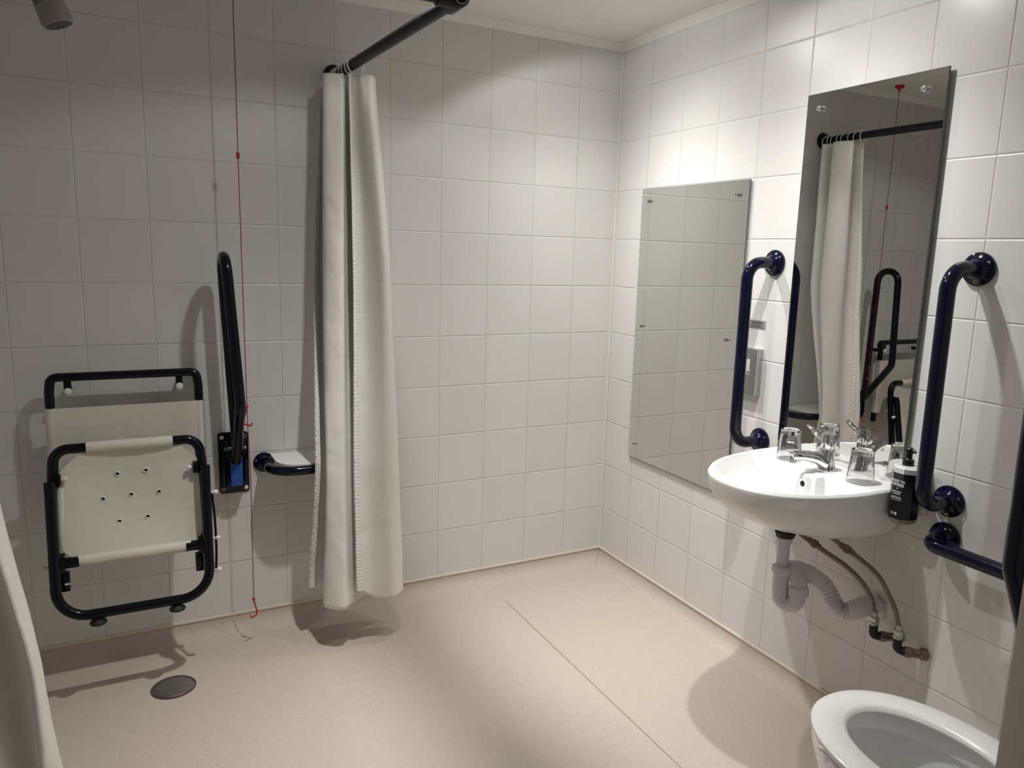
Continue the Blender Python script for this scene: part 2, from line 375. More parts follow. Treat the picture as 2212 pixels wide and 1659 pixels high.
# ------------------------------------------------------------------ curtain rail and curtains
ER0, ER1 = V((-1.200, 0, 1.975)), V((-1.165, -1.02, 1.966))
t = thing('shower_curtain_rail', (-1.2, 0, 1.975), 'black tubular curtain rail running out from the shower wall', 'curtain rail')
obj('rail_tube', BM(tube, [ER0+V((0, -.002, 0)), ER1], .0165, 24), M['railblack'], t)
obj('rail_tube', BM(tube, [ER1, (XL+.004, -1.02, 1.966)], .0165, 24), M['railblack'], t)
obj('wall_flange', BM(lathe, [(.036, 0), (.038, .003), (.036, .010), (.024, .016), (.02, .028)], ER0, (0, -1, 0), 36), M['railblack'], t)
obj('wall_flange', BM(lathe, [(.036, 0), (.038, .003), (.036, .010), (.024, .016), (.02, .028)], (XL, -1.02, 1.966), (1, 0, 0), 36), M['railblack'], t)
e = bmesh.new(); lathe(e, [(.0205, -.05), (.0225, -.045), (.0225, .022), (.020, .026), (.015, .026), (.0145, .020), (.010, .018), (.004, .021), (.001, .022)], ER1, (0, -1, 0), 36)
tube(e, [ER1, ER1+V((-.05, 0, 0))], .022, 30)
obj('corner_joint', e, M['railblack'], t)
e = bmesh.new(); torus(e, ER1+V((0, -.0262, 0)), .0165, .0011, (0, 1, 0)); obj('joint_ring', e, M['steel'], t, label='thin bright ring on the joint end')
obj('ceiling_strut', BM(tube, [ER1+V((-.03, .0, .01)), ER1+V((-.03, .0, CH-1.966))], .009, 14), M['railblack'], t)

def spline2(P, n):
    """resample open Catmull-Rom to n points evenly"""
    q = smooth([V((a, b, 0)) for a, b in P], 14); L = [0]
    for a, b in zip(q, q[1:]): L.append(L[-1]+(b-a).length)
    out = []; k = 0
    for i in range(n):
        s = L[-1]*i/(n-1)
        while k < len(L)-2 and L[k+1] < s: k += 1
        f = (s-L[k])/max(1e-9, L[k+1]-L[k]); out.append(q[k].lerp(q[k+1], min(1, f)))
    return out
def lerp_keys(keys, z):
    for (z0, a), (z1, b) in zip(keys, keys[1:]):
        if z0 >= z >= z1:
            f = (z0-z)/(z0-z1); f = f*.5+.5*f*f*(3-2*f)
            return [(p[0]+(q[0]-p[0])*f, p[1]+(q[1]-p[1])*f) for p, q in zip(a, b)]
    return keys[-1][1]
def curtain(keys, ztop, zbot, N=170, K=120, thick=.0014):
    """gathered cloth and its two stitched side hems"""
    def pos(u, f, pl, n):
        i = u*(n-1); a = min(n-2, int(i)); p = pl[a].lerp(pl[a+1], i-a); z = ztop+(zbot(u, p)-ztop)*f
        nx = noise.noise(V((u*9, z*1.6, 3.1))); ny = noise.noise(V((u*9, z*1.6, 8.7)))
        cx = noise.noise(V((u*22, z*9+u*14, 1.7)))*.0016
        return V((p.x+nx*.007*f+cx, p.y+ny*.007*f+cx, z))
    def rows(us, K_, wob):
        g = []
        for r_ in range(K_+1):
            f = r_/K_; zz = ztop+(keys[-1][0]-ztop)*f; pl = spline2(lerp_keys(keys, zz), N)
            row = [pos(u, f, pl, N) for u in us]
            if wob:
                d = (row[-1]-row[0]); d.z = 0; nrm = V((d.y, -d.x, 0)).normalized()
                if nrm.y > 0: nrm = -nrm
                z = row[0].z
                for k, q in enumerate(row):
                    e = abs(k/(len(row)-1)-.5)*2
                    ph = 2*PI*z/.0125+1.7*math.sin(z*17)+k*.9
                    row[k] = q+nrm*(.0022+.0016*math.sin(ph)*e)+d.normalized()*(.0012*math.sin(ph*.5+k))*e
            g.append(row)
        return g
    def mk(g, th):
        bm = bmesh.new(); vs = [[bm.verts.new(p) for p in r_] for r_ in g]
        for a, b in zip(vs, vs[1:]):
            for i in range(len(a)-1): bm.faces.new((a[i], a[i+1], b[i+1], b[i]))
        bmesh.ops.recalc_face_normals(bm, faces=bm.faces); bmesh.ops.solidify(bm, geom=bm.faces[:], thickness=th); return bm
    cloth = mk(rows([i/(N-1) for i in range(N)], K, False), thick)
    hems = [mk(rows([a+(b-a)*k/5 for k in range(6)], 560, True), .0010) for a, b in ((.001, .020), (.980, .999))]
    return cloth, hems
top = [(-1.262, -.055), (-1.235, -.040), (-1.19, -.035), (-1.150, -.050), (-1.125, -.085), (-1.185, -.105), (-1.262, -.13), (-1.272, -.175), (-1.222, -.20), (-1.205, -.180), (-1.165, -.140), (-1.125, -.140), (-1.108, -.165), (-1.116, -.205), (-1.140, -.235), (-1.178, -.215), (-1.212, -.238)]
mid = [(-1.300, -.080), (-1.255, -.060), (-1.20, -.052), (-1.130, -.060), (-1.085, -.105), (-1.165, -.135), (-1.275, -.15), (-1.288, -.205), (-1.245, -.25), (-1.220, -.215), (-1.160, -.160), (-1.095, -.150), (-1.066, -.185), (-1.078, -.235), (-1.112, -.268), (-1.165, -.240), (-1.214, -.272)]
bot = [(-1.352, -.115), (-1.300, -.080), (-1.22, -.068), (-1.130, -.070), (-1.065, -.110), (-1.150, -.155), (-1.290, -.18), (-1.315, -.255), (-1.262, -.325), (-1.228, -.285), (-1.150, -.190), (-1.070, -.175), (-1.030, -.205), (-1.040, -.265), (-1.085, -.315), (-1.150, -.290), (-1.218, -.322)]
low = [(x-.018, -.222+(y+.052)*.45) for x, y in mid]; bot = [(x-.010, -.155+(y+.068)*.68) for x, y in bot]
low = [(a+(b[0]-a)*.45, c) for (a, c), b in zip(low, bot)]; mid = [(x-.004, y-.020) for x, y in mid]
cz, hz = curtain([(1.945, top), (1.3, mid), (.66, low), (.19, bot)], 1.945,
             lambda u, p: .195-.03*math.sin(u*PI)-.02*max(0, (u-.4))*2+ (.05*max(0, (u-.93)/.07)))
tc = thing('shower_curtain', (-1.2, -.16, .17), 'cream shower curtain bunched up at the wall end of the black rail', 'shower curtain')
obj('curtain_cloth', cz, M['curtain'], tc, angle=180)
for h_ in hz: obj('side_hem', h_, M['curtain'], tc, angle=180, label='puckered stitched side hem')
ry = [-.030, -.052, -.078, -.108, -.140, -.176, -.212, -.246]
for i, y in enumerate(ry):
    x = -1.200+.035*(-y/1.02); tilt = (-.35, .2, -.15, .3, -.25, .15, -.1, .25)[i]
    bm = bmesh.new(); torus(bm, (x, y, 1.966), .0255, .0022, (math.sin(tilt)*.5, 1, .05*(-1)**i), 30, 8)
    tube(bm, smooth([(x+.004, y, 1.942), (x+.010, y-.004, 1.932), (x+.006, y-.004, 1.920), (x-.003, y-.002, 1.924)]), .0016, 8)
    obj('curtain_ring', bm, M['white_pl'], tc, label='white plastic ring with hook')
# second curtain, drawn to the left on the front length of the rail
n0 = [(-2.46, -1.03), (-2.42, -.98), (-2.37, -1.05), (-2.32, -.98), (-2.27, -1.05), (-2.225, -.985), (-2.20, -1.045), (-2.175, -1.0)]
n1 = [(-2.47, -1.05), (-2.42, -.95), (-2.36, -1.08), (-2.30, -.95), (-2.22, -1.09), (-2.14, -1.0), (-2.09, -1.05), (-2.078, -1.0)]
n2 = [(-2.47, -1.05), (-2.42, -.95), (-2.35, -1.09), (-2.27, -.95), (-2.18, -1.10), (-2.10, -1.02), (-2.085, -1.04), (-2.048, -1.0)]
nb, hb = curtain([(1.93, n0), (.95, [(a+(b-a)*.45, c+(d-c)*.5) for (a, c), (b, d) in zip(n0, n1)]), (.5, n1), (.12, n2)], 1.93, lambda u, p: .12, N=120, K=90); [h_.free() for h_ in hb]
tn = thing('shower_curtain', (-2.3, -1.02, .12), 'cream shower curtain hanging at the left edge of the picture', 'shower curtain')
obj('curtain_cloth', nb, M['curtain'], tn, angle=180)
for k in range(6):
    obj('curtain_ring', BM(torus, (-2.45+k*.05, -1.02, 1.955), .0255, .0022, (1, .1*(-1)**k, 0), 30, 8), M['white_pl'], tn)

# ------------------------------------------------------------------ folding shower seat
t = thing('folding_shower_seat', (-1.895, 0, .27), 'folding shower seat with cream slings and black frame, folded against the wall', 'shower seat')
BX0, BX1, BY = -2.103, -1.683, -.075
back = obj('back_frame', BM(tube, fillet([(BX0, BY-.01, .55), (BX0, BY-.01, .93), (BX0+.004, BY+.005, .974), (BX1-.004, BY+.005, .974), (BX1, BY-.01, .93), (BX1, BY-.01, .55)], [.03, .02, .02, .03], 8), .0135, 20), M['black'], t)
for x in (-2.055, -1.739):
    f = obj('wall_bracket', BM(box, (x-.0105, -.066, .928), (x+.0105, -.052, .965), .003), M['black'], t)
    bm = bmesh.new(); tube(bm, [(x, 0, .928), (x, -.066, .928)], .0095, 16); merge_cap = obj('bracket_stem', bm, M['black'], f)
    obj('screw_cap', BM(lathe, [(.0105, 0), (.0115, .003), (.009, .009), (.003, .011)], (x, -.064, .928), (0, -1, 0), 22), M['white_pl'], f, label='white round screw cap')
# back sling: sleeves round the side tubes and a sagging panel between
bm = bmesh.new()
for x in (BX0, BX1): tube(bm, [(x, BY-.01, .882), (x, BY-.01, .60)], .0160, 20)
rows = []
for i in range(15):
    z = .882-.285*i/14; row = []
    for j in range(25):
        u = j/24; s = math.sin(u*PI); row.append(V((BX0+(BX1-BX0)*u, BY-.022+.020*s*(1-.3*i/14), z-.004*s*(1 if i == 0 else 0))))
    rows.append(row)
sling(bm, rows); obj('back_sling', bm, M['fabric'], t, label='cream fabric back panel')
# seat frame loop (folded up)
SY0, SY1 = -.16, -.215
sf = [(-2.108, SY1, .425), (-2.104, SY0-.01, .69), (-2.098, SY0, .768), (-1.697, SY0, .768), (-1.690, SY0-.01, .69), (-1.688, SY1, .425)]
obj('seat_frame', BM(tube, fillet(sf, [.3, .078, .078, .3], 12), .0150, 22), M['black'], t)
bm = bmesh.new()
tube(bm, [(-2.012, SY0, .768), (-1.772, SY0, .768)], .0168, 20)
tube(bm, [(-2.050, SY1-.01, .432), (-1.737, SY1-.01, .432)], .0175, 20)
tube(bm, [(-2.088, -.178, .655), (-2.090, SY1+.005, .46)], .012, 16)
rows = []
for i in range(29):
    f = i/28; z = .770-(.770-.432)*f; yb = SY0+(SY1-.012-SY0)*f
    row = []
    for j in range(33):
        u = j/32
        # shoulders cut away at the top corners
        if z > .705: hw0 = -2.012 - (.770-z)/.065*.072; hw1 = -1.772 + (.770-z)/.065*.072
        else: hw0, hw1 = -2.090, -1.700
        if z < .47: hw0 = min(-2.05, hw0) + 0*(0); hw0 = -2.09+(.47-z)/.038*.04; hw1 = -1.70-(.47-z)/.038*.037
        s = math.sin(u*PI)*math.sin(min(1, f*1.02)*PI)
        row.append(V((hw0+(hw1-hw0)*u, yb+.026*s+.004*math.sin(u*PI), z)))
    rows.append(row)
sling(bm, rows, .003)
seat = obj('seat_sling', bm, M['fabric'], t, label='cream fabric seat panel with drain eyelets')
for (x, z) in [(-1.933, .676), (-1.853, .679), (-1.976, .604), (-1.898, .607), (-1.819, .608), (-1.935, .531), (-1.855, .535)]:
    f = (.770-z)/(.338); y = SY0+(SY1-.012-SY0)*f; u = (x+2.09)/.39; s = math.sin(u*PI)*math.sin(min(1, f*1.02)*PI); y += .026*s+.004*math.sin(u*PI)-.0035
    bm = bmesh.new(); lathe(bm, [(.0078, .0), (.0082, -.002), (.0065, -.0035), (.0050, -.0025), (.0048, .0)], (x, y, z), (0, 1, 0), 20, cap=False)
    e = obj('drain_eyelet', bm, M['white_pl'], seat, label='pale ring of the drain eyelet')
    e.data.materials.append(M['waterin'])
    b2 = bmesh.new(); b2.from_mesh(e.data); n0_ = len(b2.faces)
    org = wloc(e)
    r = bmesh.ops.create_circle(b2, cap_ends=True, segments=16, radius=.0049, matrix=Matrix.Translation(V((x, y-.0008, z))-org) @ Matrix.Rotation(PI/2, 4, 'X'))
    for fc in b2.faces[n0_:] if False else [fc for fc in b2.faces if len(fc.verts) == 16]: fc.material_index = 1
    b2.to_mesh(e.data); b2.free()
# outer leg frame
lf = [(-2.110, -.212, .685), (-2.110, -.292, .284), (-1.690, -.292, .284), (-1.684, -.212, .692)]
obj('leg_frame', BM(tube, fillet(lf, [.085, .085], 16), .0150, 22), M['black'], t)
for x, top_ in ((-2.006, .272), (-1.788, .272)):
    obj('foot', BM(lathe, [(.006, .01), (.006, -.012), (.013, -.016), (.0225, -.022), (.024, -.026), (.022, -.029)], (x, -.294, top_+.010), (0, 0, 1), 26), M['rubber'], t, label='black rubber disc foot')
# pivots and links
for x, s in ((-2.100, 1), (-1.700, -1)):
    obj('pivot_block', BM(box, (x-.016, -.245, .405), (x+.016, -.195, .460), .004), M['black'], t)
    obj('cross_bar_end', BM(tube, [(x, SY1-.012, .432), (x+s*.052, SY1-.012, .432)], .0165, 18), M['black'], t)
    obj('catch_block', BM(box, (x+s*.002, -.250, .350), (x+s*.026, -.215, .405), .004), M['black'], t)
    obj('top_clamp', BM(box, (x-.002*s, -.203, .664), (x+s*.019, -.168, .700), .005), M['black'], t)
    obj('locking_pin', BM(lathe, [(.0045, 0), (.0045, .006), (.0075, .007), (.0075, .015), (.004, .018)], (x+s*.018, -.192, .684), (s, 0, -.05), 18), M['white_pl'], t, label='white locking pin')
obj('catch_tab', BM(box, (-2.088, -.2515, .372), (-2.074, -.249, .377)), M['white_pl'], t, label='small white mark on the catch')
obj('link_rod', BM(tube, smooth([(-1.668, -.225, .600), (-1.663, -.232, .52), (-1.663, -.245, .42), (-1.668, -.258, .345)]), .0038, 12), M['black'], t)
for p in ((-1.672, -.225, .602), (-1.672, -.240, .452), (-1.672, -.258, .350)):
    obj('link_cap', BM(lathe, [(.004, 0), (.006, .010), (.0075, .012), (.0075, .020), (.003, .023)], p, (1, 0, 0), 16), M['white_pl'], t, label='white link end cap')
obj('link_cap', BM(lathe, [(.005, 0), (.006, .016)], (-2.126, -.24, .43), (-1, 0, 0), 16), M['white_pl'], t)

# ------------------------------------------------------------------ foot shelf behind the curtain
t = thing('shower_shelf', (-1.29, 0, .60), 'low white shelf on a bowed navy rail, left of the bunched curtain', 'shelf')
obj('front_rail', BM(tube, fillet([(-1.468, -.004, .622), (-1.468, -.185, .632), (-1.085, -.185, .632), (-1.085, -.004, .622)], .085, 14), .0165, 22), M['navy'], t)
for x in (-1.472, -1.081):
    f = obj('wall_flange', BM(flange, (x, 0, .624), V((0, -1, 0)), .036), M['navy'], t)
    for a in (40, 160, 280):
        obj('screw_head', BM(lathe, [(.0045, -.001), (.0045, .001), (.0025, .0015)], (x+math.cos(math.radians(a))*.027, -.0105, .624+math.sin(math.radians(a))*.027), (0, -1, 0), 12), M['steel'], f)
bm = bmesh.new()
pl = fillet([(-1.29, -.012, 0), (-1.450, -.012, 0), (-1.448, -.186, 0), (-1.105, -.186, 0), (-1.105, -.012, 0), (-1.29, -.012, 0)], [.004, .075, .075, .004], 10)
vs = [bm.verts.new((p.x, p.y, .648)) for p in pl[:-1]]; f = bm.faces.new(vs); r = bmesh.ops.extrude_face_region(bm, geom=[f]); bmesh.ops.translate(bm, verts=[e_ for e_ in r['geom'] if isinstance(e_, bmesh.types.BMVert)], vec=(0, 0, .006))
obj('shelf_board', bm, M['white_pl'], t, label='flat white shelf board')

# ------------------------------------------------------------------ alarm pull cord
CX, CY = -1.540, -.138
t = thing('emergency_pull_cord', (CX, CY, .10), 'thin red emergency cord with two red triangle pulls hanging by the shower wall', 'alarm cord')
obj('ceiling_switch', BM(lathe, [(.022, 0), (.022, -.008), (.018, -.012), (.006, -.016), (.004, -.030)], (CX, CY, CH), (0, 0, 1), 28), M['red'], t)
obj('cord', BM(tube, [(CX, CY, CH-.03), (CX-.001, CY, 1.67), (CX, CY, .80), (CX+.004, CY, .60), (CX, CY, .155)], .0013, 8), M['redcord'], t)
obj('cord_bead', BM(lathe, [(.003, .010), (.0055, .008), (.0055, -.008), (.003, -.010)], (CX-.001, CY, 1.670), seg=14), M['red'], t)
def pull(z, a, flip):
    R_ = Matrix.Rotation(a, 3, 'Z')
    pts = [V((0, 0, 0)), V((-.013, 0, -.048)), V((-.009, 0, -.058)), V((.011, 0, -.062)), V((.015, 0, -.052))]
    pts = [R_ @ V((p.x*flip, p.y, p.z)) + V((CX, CY, z)) for p in pts]
    bm = bmesh.new(); tube(bm, fillet(pts, .005, 5), .0026, 10); sphere(bm, (CX, CY, z+.004), .0052, (1, 1, 1.3), 12)
    obj('triangle_pull', bm, M['red'], t)
pull(.855, -.4, 1); pull(.165, .5, -1)

# ------------------------------------------------------------------ shower head and white knob bar at the left
t = thing('fixed_shower', (-2.5, -.40, 1.95), 'grey ribbed cylindrical shower head hanging near the ceiling at top left', 'shower head')
ax_ = V((-.36, .05, 1)).normalized(); fc = V((-1.992, -.40, 1.925))
bm = bmesh.new(); prof = [(.034, 0), (.0365, .004), (.0355, .045), (.035, .050)]
lathe(bm, prof, fc, ax_, 40); obj('head_body', bm, M['grey_pl'], t)
bm = bmesh.new(); u_ = V((0, 1, 0)); u_ = (u_-ax_*u_.dot(ax_)).normalized(); w_ = ax_.cross(u_); rings = []
for h in (.050, .054, .120, .135):
    ring = []
    for k in range(96):
        a = 2*PI*k/96; r = .0345 if h in (.050, .135) else (.0345 if (k//2) % 2 == 0 else .0300)
        if h == .135: r = .022
        ring.append(fc+ax_*h+(u_*math.cos(a)+w_*math.sin(a))*r)
    rings.append(ring)
ring_loft(bm, rings); obj('ribbed_collar', bm, M['grey_pl'], t, label='ribbed upper grip', smooth_=False)
bm = bmesh.new(); lathe(bm, [(.030, .001), (.030, -.001), (.012, -.002), (.010, .001), (.006, .001), (.004, -.002)], fc, ax_, 32); obj('spray_face', bm, M['dark_pl'], t, label='dark spray face')
top_pt = fc+ax_*.13
obj('supply_arm', BM(tube, fillet([top_pt, top_pt+ax_*.06, (-2.36, -.40, 2.13), (XL+.003, -.40, 2.13)], [.03, .04], 8), .011, 18), M['chrome'], t)
obj('wall_rose', BM(lathe, [(.028, 0), (.028, .006), (.014, .012)], (XL, -.40, 2.13), (1, 0, 0), 26), M['chrome'], t)
t = thing('wall_rail', (XL, -.40, 1.85), 'white round-ended bar sticking in at the upper left edge', 'rail')
obj('bar', BM(tube, [(XL+.003, -.40, 1.853), (-2.20, -.40, 1.853)], .007, 14), M['white_pl'], t)
obj('end_knob', BM(lathe, [(.007, -.03), (.012, -.025), (.0125, 0), (.011, .008), (.006, .013), (.001, .014)], (-2.183, -.40, 1.853), (1, 0, 0), 22), M['white_pl'], t)
obj('wall_rose', BM(lathe, [(.022, 0), (.022, .006), (.01, .01)], (XL, -.40, 1.853), (1, 0, 0), 22), M['white_pl'], t)

# ------------------------------------------------------------------ floor drain
t = thing('floor_drain', (-1.812, -.312, 0), 'round dark metal drain cover set in the shower floor', 'drain')
obj('rim', BM(lathe, [(.0655, .0), (.0665, .0015), (.065, .0035), (.0615, .0035), (.060, .0)], (-1.812, -.312, 0), seg=48, cap=False), M['dark_pl'], t, label='dark rim of the drain')
obj('cover', BM(lathe, [(.0585, .0), (.0585, .003), (.056, .0045), (.04, .0052), (.001, .0055)], (-1.812, -.312, 0), seg=48), M['darksteel'], t)
for s in (-1, 1): obj('cover_screw', BM(lathe, [(.0055, .0), (.0055, .001), (.003, .0022)], (-1.812+s*.047, -.312-s*.006, .0045), seg=14), M['steel'], t)

# ------------------------------------------------------------------ washbasin
BC = V((-.225, -1.258)); RIM = .792
def outline(th, ox=0.):
    """distance from BC to the rim outline in direction th (D-shaped oval cut by the wall)"""
    cx, cy, a, b, n = -.06, -1.253, .382, .234, 2.3
    lo, hi = 0., .6
    for _ in range(40):
        m_ = (lo+hi)/2; x = BC.x+m_*math.cos(th); y = BC.y+m_*math.sin(th)
        if (abs((x-cx)/a)**n if x < cx else 0)+abs((y-cy)/b)**n < 1 and x < -.002: lo = m_
        else: hi = m_
    return lo
def sstep(a, b, x):
    t_ = min(1, max(0, (x-a)/(b-a))); return t_*t_*(3-2*t_)
def bowl_z(x, y, s):
    q_ = 1-(abs((x+.150)/.268)**2.2+abs((y+1.258)/.213)**2.2)
    k1 = sstep(0., .55, q_)**.55 if q_ > 0 else 0
    k2 = sstep(-.140, -.172, x)                                 # rear deck edge
    lx = sstep(-.178, -.206, x); ly = sstep(.024, .052, abs(y+1.300)); led = max(lx, ly)
    dep = .125*min(k1, k2, led) if True else 0
    z = RIM - dep
    z -= .006*sstep(.965, 1., s)**2                              # rounded rim
    if x > -.146: z += .0015
    return z
NT_, NR = 288, 150
bm = bmesh.new(); rings = []
for r in range(1, NR+1):
    s = (r/NR); ring = []
    for k in range(NT_):
        th = 2*PI*k/NT_; R_ = outline(th) if r == 1 else RO[k]
        if r == 1: RO = [outline(2*PI*j/NT_) for j in range(NT_)]; R_ = RO[k]
        x, y = BC.x+R_*s*math.cos(th), BC.y+R_*s*math.sin(th); ring.append(V((x, y, bowl_z(x, y, s))))
    rings.append(ring)
for z, sx, sy in ((RIM-.010, 1.006, 1.004), (RIM-.020, 1., 1.), (.745, .985, .992), (.715, .945, .975), (.685, .87, .945), (.66, .755, .90), (.64, .60, .80), (.625, .42, .64), (.618, .22, .45), (.617, .05, .1)):
    rings.append([V(((BC.x+RO[k]*math.cos(2*PI*k/NT_))*sx, BC.y+RO[k]*math.sin(2*PI*k/NT_)*sy, z)) for k in range(NT_)])
ring_loft(bm, rings)
tb = thing('wash_basin', (-.2, -1.25, .6), 'white oval wall-hung washbasin below the tall mirror', 'washbasin')
obj('basin_bowl', bm, M['ceramic'], tb, angle=60)
obj('drain_boss', BM(lathe, [(.043, .645), (.040, .628), (.036, .618)], (-.195, -1.25, 0), seg=32), M['ceramic'], tb)
bm = bmesh.new(); lathe(bm, [(.0125, -.001), (.0125, .003), (.009, .004), (.0085, .001)], (-.2010, -1.302, .770), (-1, 0, .12), 24, cap=False); obj('overflow_ring', bm, M['ceramic'], tb)
obj('overflow_hole', BM(lathe, [(.0088, 0), (.0088, .0018)], (-.2010, -1.302, .770), (-1, 0, .12), 24), M['waterin'], tb, label='black round overflow hole')
obj('plug_hole', BM(lathe, [(.022, 0), (.022, .004), (.016, .003), (.001, .0015)], (-.235, -1.25, .6685), seg=28), M['chrome'], tb, label='chrome plug hole ring')
# waste trap under the basin
tw = thing('basin_waste_trap', (-.2, -1.255, .37), 'white plastic waste trap and ribbed pipe under the washbasin', 'waste pipe')
obj('rubber_nut', BM(lathe, [(.034, .622), (.035, .616), (.030, .612), (.031, .606), (.028, .600), (.026, .592)], (-.195, -1.25, 0), seg=30), M['rubber'], tw, label='black rubber sealing nut')
obj('tailpipe', BM(lathe, [(.0225, .596), (.0225, .575), (.0185, .572), (.0175, .49)], (-.197, -1.25, 0), seg=28), M['waste'], tw)
obj('trap_nut', BM(lathe, [(.020, .502), (.0285, .500), (.0290, .484), (.0255, .480)], (-.199, -1.252, 0), seg=28), M['waste'], tw)
trap = smooth([(-.199, -1.252, .486), (-.199, -1.253, .440), (-.198, -1.256, .405), (-.193, -1.268, .392), (-.186, -1.285, .392), (-.180, -1.299, .405), (-.176, -1.302, .440), (-.172, -1.292, .470), (-.168, -1.270, .487), (-.162, -1.262, .493)], 6)
obj('trap_bend', BM(tube, trap, .0235, 24), M['waste'], tw)
obj('trap_nut', BM(lathe, [(.0285, -.012), (.0290, 0), (.0265, .012)], (-.176, -1.302, .440), (0, .1, 1), 28), M['waste'], tw)
arm = smooth([(-.175, -1.245, .492), (-.150, -1.262, .490), (-.130, -1.285, .480), (-.112, -1.312, .468)], 6)
obj('outlet_arm', BM(tube, arm, lambda f: .017+.008*min(1, f*2.2), 24), M['waste'], tw)
obj('coupling_ring', BM(lathe, [(.026, -.008), (.0275, -.006), (.0275, .008), (.026, .010)], (-.128, -1.288, .479), (.45, -.75, -.35), 28), M['waste'], tw)
rp = smooth([(-.115, -1.306, .470), (-.100, -1.328, .455), (-.094, -1.348, .430), (-.090, -1.360, .408), (-.080, -1.375, .392), (-.062, -1.392, .392), (-.045, -1.404, .402)], 14)
n_ = len(rp)
obj('ribbed_pipe', BM(tube, rp, lambda f: .0235+.0024*math.sin(f*2*PI*17) if .12 < f < .80 else .0245, 26), M['waste'], tw, label='ribbed flexible pipe section')
obj('wall_coupling', BM(tube, [(-.062, -1.390, .393), (-.045, -1.404, .402), (-.030, -1.416, .414), (-.0, -1.440, .428)], lambda f: .029 if .2 < f < .7 else .0255, 26), M['waste'], tw)
obj('wall_collar', BM(lathe, [(.040, 0), (.038, .006), (.028, .010)], (0, -1.425, .402), (-1, 0, 0), 26), M['white_pl'], tw)
# hoses
def hose(pts, jp, jd, el, label):
    th_ = thing('supply_hose', tuple(pts[-1]), label, 'hose', 'braided basin supply hoses')
    obj('braided_hose', BM(tube, smooth(pts, 10), .0074, 16), M['braid'], th_)
    obj('hose_coupling', BM(lathe, [(.0068, -.022), (.0095, -.018), (.0095, -.008), (.0125, -.006), (.0125, .008), (.009, .010), (.009, .02)], jp, jd, 8), M['brass'], th_, label='brass coupling on the hose')
    e0 = V(pts[-1]); d0 = V((0, 0, 1))
    obj('end_nut', BM(lathe, [(.008, .026), (.0085, .012), (.0125, .010), (.0130, .002), (.0115, -.002), (.0130, -.005), (.0125, -.013)], e0, (0, 0, 1), 8), M['steel'], th_, label='grey steel end nut')
    e1 = e0+V((0, 0, -.044)); e2 = e1.lerp(V(el), .45)
    obj('elbow_valve', BM(tube, fillet([e0+V((0, 0, -.012)), e1, e2], .016, 8), .0118, 16), M['rubber'], th_, label='blackened elbow valve')
    o2 = V((0, V(el).y-.012, V(el).z+.002)); el = e1.lerp(V(el), .38)
    obj('valve_body', BM(lathe, [(.012, 0), (.0145, .003), (.0145, .018), (.012, .021), (.012, (o2-el).length*.7), (.016, (o2-el).length*.75), (.016, (o2-el).length)], el, (o2-el).normalized(), 12), M['brass'], th_)
hose([(-.150, -1.240, .640), (-.148, -1.252, .605), (-.135, -1.285, .583), (-.118, -1.335, .562), (-.098, -1.390, .538), (-.080, -1.432, .505), (-.068, -1.462, .462), (-.064, -1.476, .405)], (-.128, -1.300, .578), (.3, -.85, -.4), (-.030, -1.505, .356), 'braided steel hose left of the pair under the basin')
hose([(-.120, -1.290, .650), (-.118, -1.315, .625), (-.105, -1.370, .598), (-.088, -1.425, .572), (-.072, -1.475, .540), (-.062, -1.505, .498), (-.056, -1.532, .450), (-.055, -1.546, .396)], (-.100, -1.390, .590), (.3, -.88, -.36), (-.030, -1.585, .344), 'braided steel hose right of the pair under the basin')
# tap
tt = thing('basin_mixer_tap', (-.092, -1.285, RIM), 'chrome single-lever mixer tap at the back of the washbasin', 'tap')
TX, TY = -.092, -1.285
bm = bmesh.new(); rings = []
for h, rx, ry, ox in ((0, .031, .024, 0), (.003, .031, .024, 0), (.008, .029, .0225, -.001), (.025, .0235, .0215, -.003), (.045, .0215, .0210, -.003), (.060, .0210, .0210, -.002), (.064, .0205, .0205, -.002)):
    rings.append([V((TX+ox+rx*math.cos(a), TY+ry*math.sin(a), RIM+.0015+h)) for a in [2*PI*k/36 for k in range(36)]])
ring_loft(bm, rings); obj('tap_body', bm, M['chrome'], tt)
bm = bmesh.new(); sp = smooth([(TX+.002, TY+.002, RIM+.014), (TX-.035, TY+.008, RIM+.038), (TX-.070, TY+.016, RIM+.047), (TX-.105, TY+.024, RIM+.050), (TX-.118, TY+.027, RIM+.047)], 8)
rings = []
for i, p in enumerate(sp):
    f = i/(len(sp)-1); d = (sp[min(i+1, len(sp)-1)]-sp[max(0, i-1)]).normalized(); s_ = V((0, 0, 1)).cross(d).normalized(); u2 = d.cross(s_)
    w = .024-.009*f; hh = .019-.009*f
    rings.append([p+s_*w*math.copysign(abs(math.cos(a))**.75, math.cos(a))+u2*hh*math.copysign(abs(math.sin(a))**.75, math.sin(a)) for a in [2*PI*k/28 for k in range(28)]])
ring_loft(bm, rings); obj('spout', bm, M['chrome'], tt)
obj('aerator', BM(lathe, [(.0095, .006), (.0105, 0), (.0105, -.012), (.008, -.013)], (TX-.112, TY+.026, RIM+.042), seg=24), M['steel'], tt)
obj('tap_cap', BM(lathe, [(.0205, 0), (.0212, .002), (.0212, .036), (.0195, .040), (.001, .041)], (TX-.002, TY, RIM+.070), (0, 0, 1), 36), M['chrome'], tt)
bm = bmesh.new(); lv = smooth([(TX-.002, TY+.010, RIM+.092), (TX-.004, TY+.036, RIM+.100), (TX-.005, TY+.058, RIM+.114), (TX-.006, TY+.072, RIM+.121)], 8); rings = []
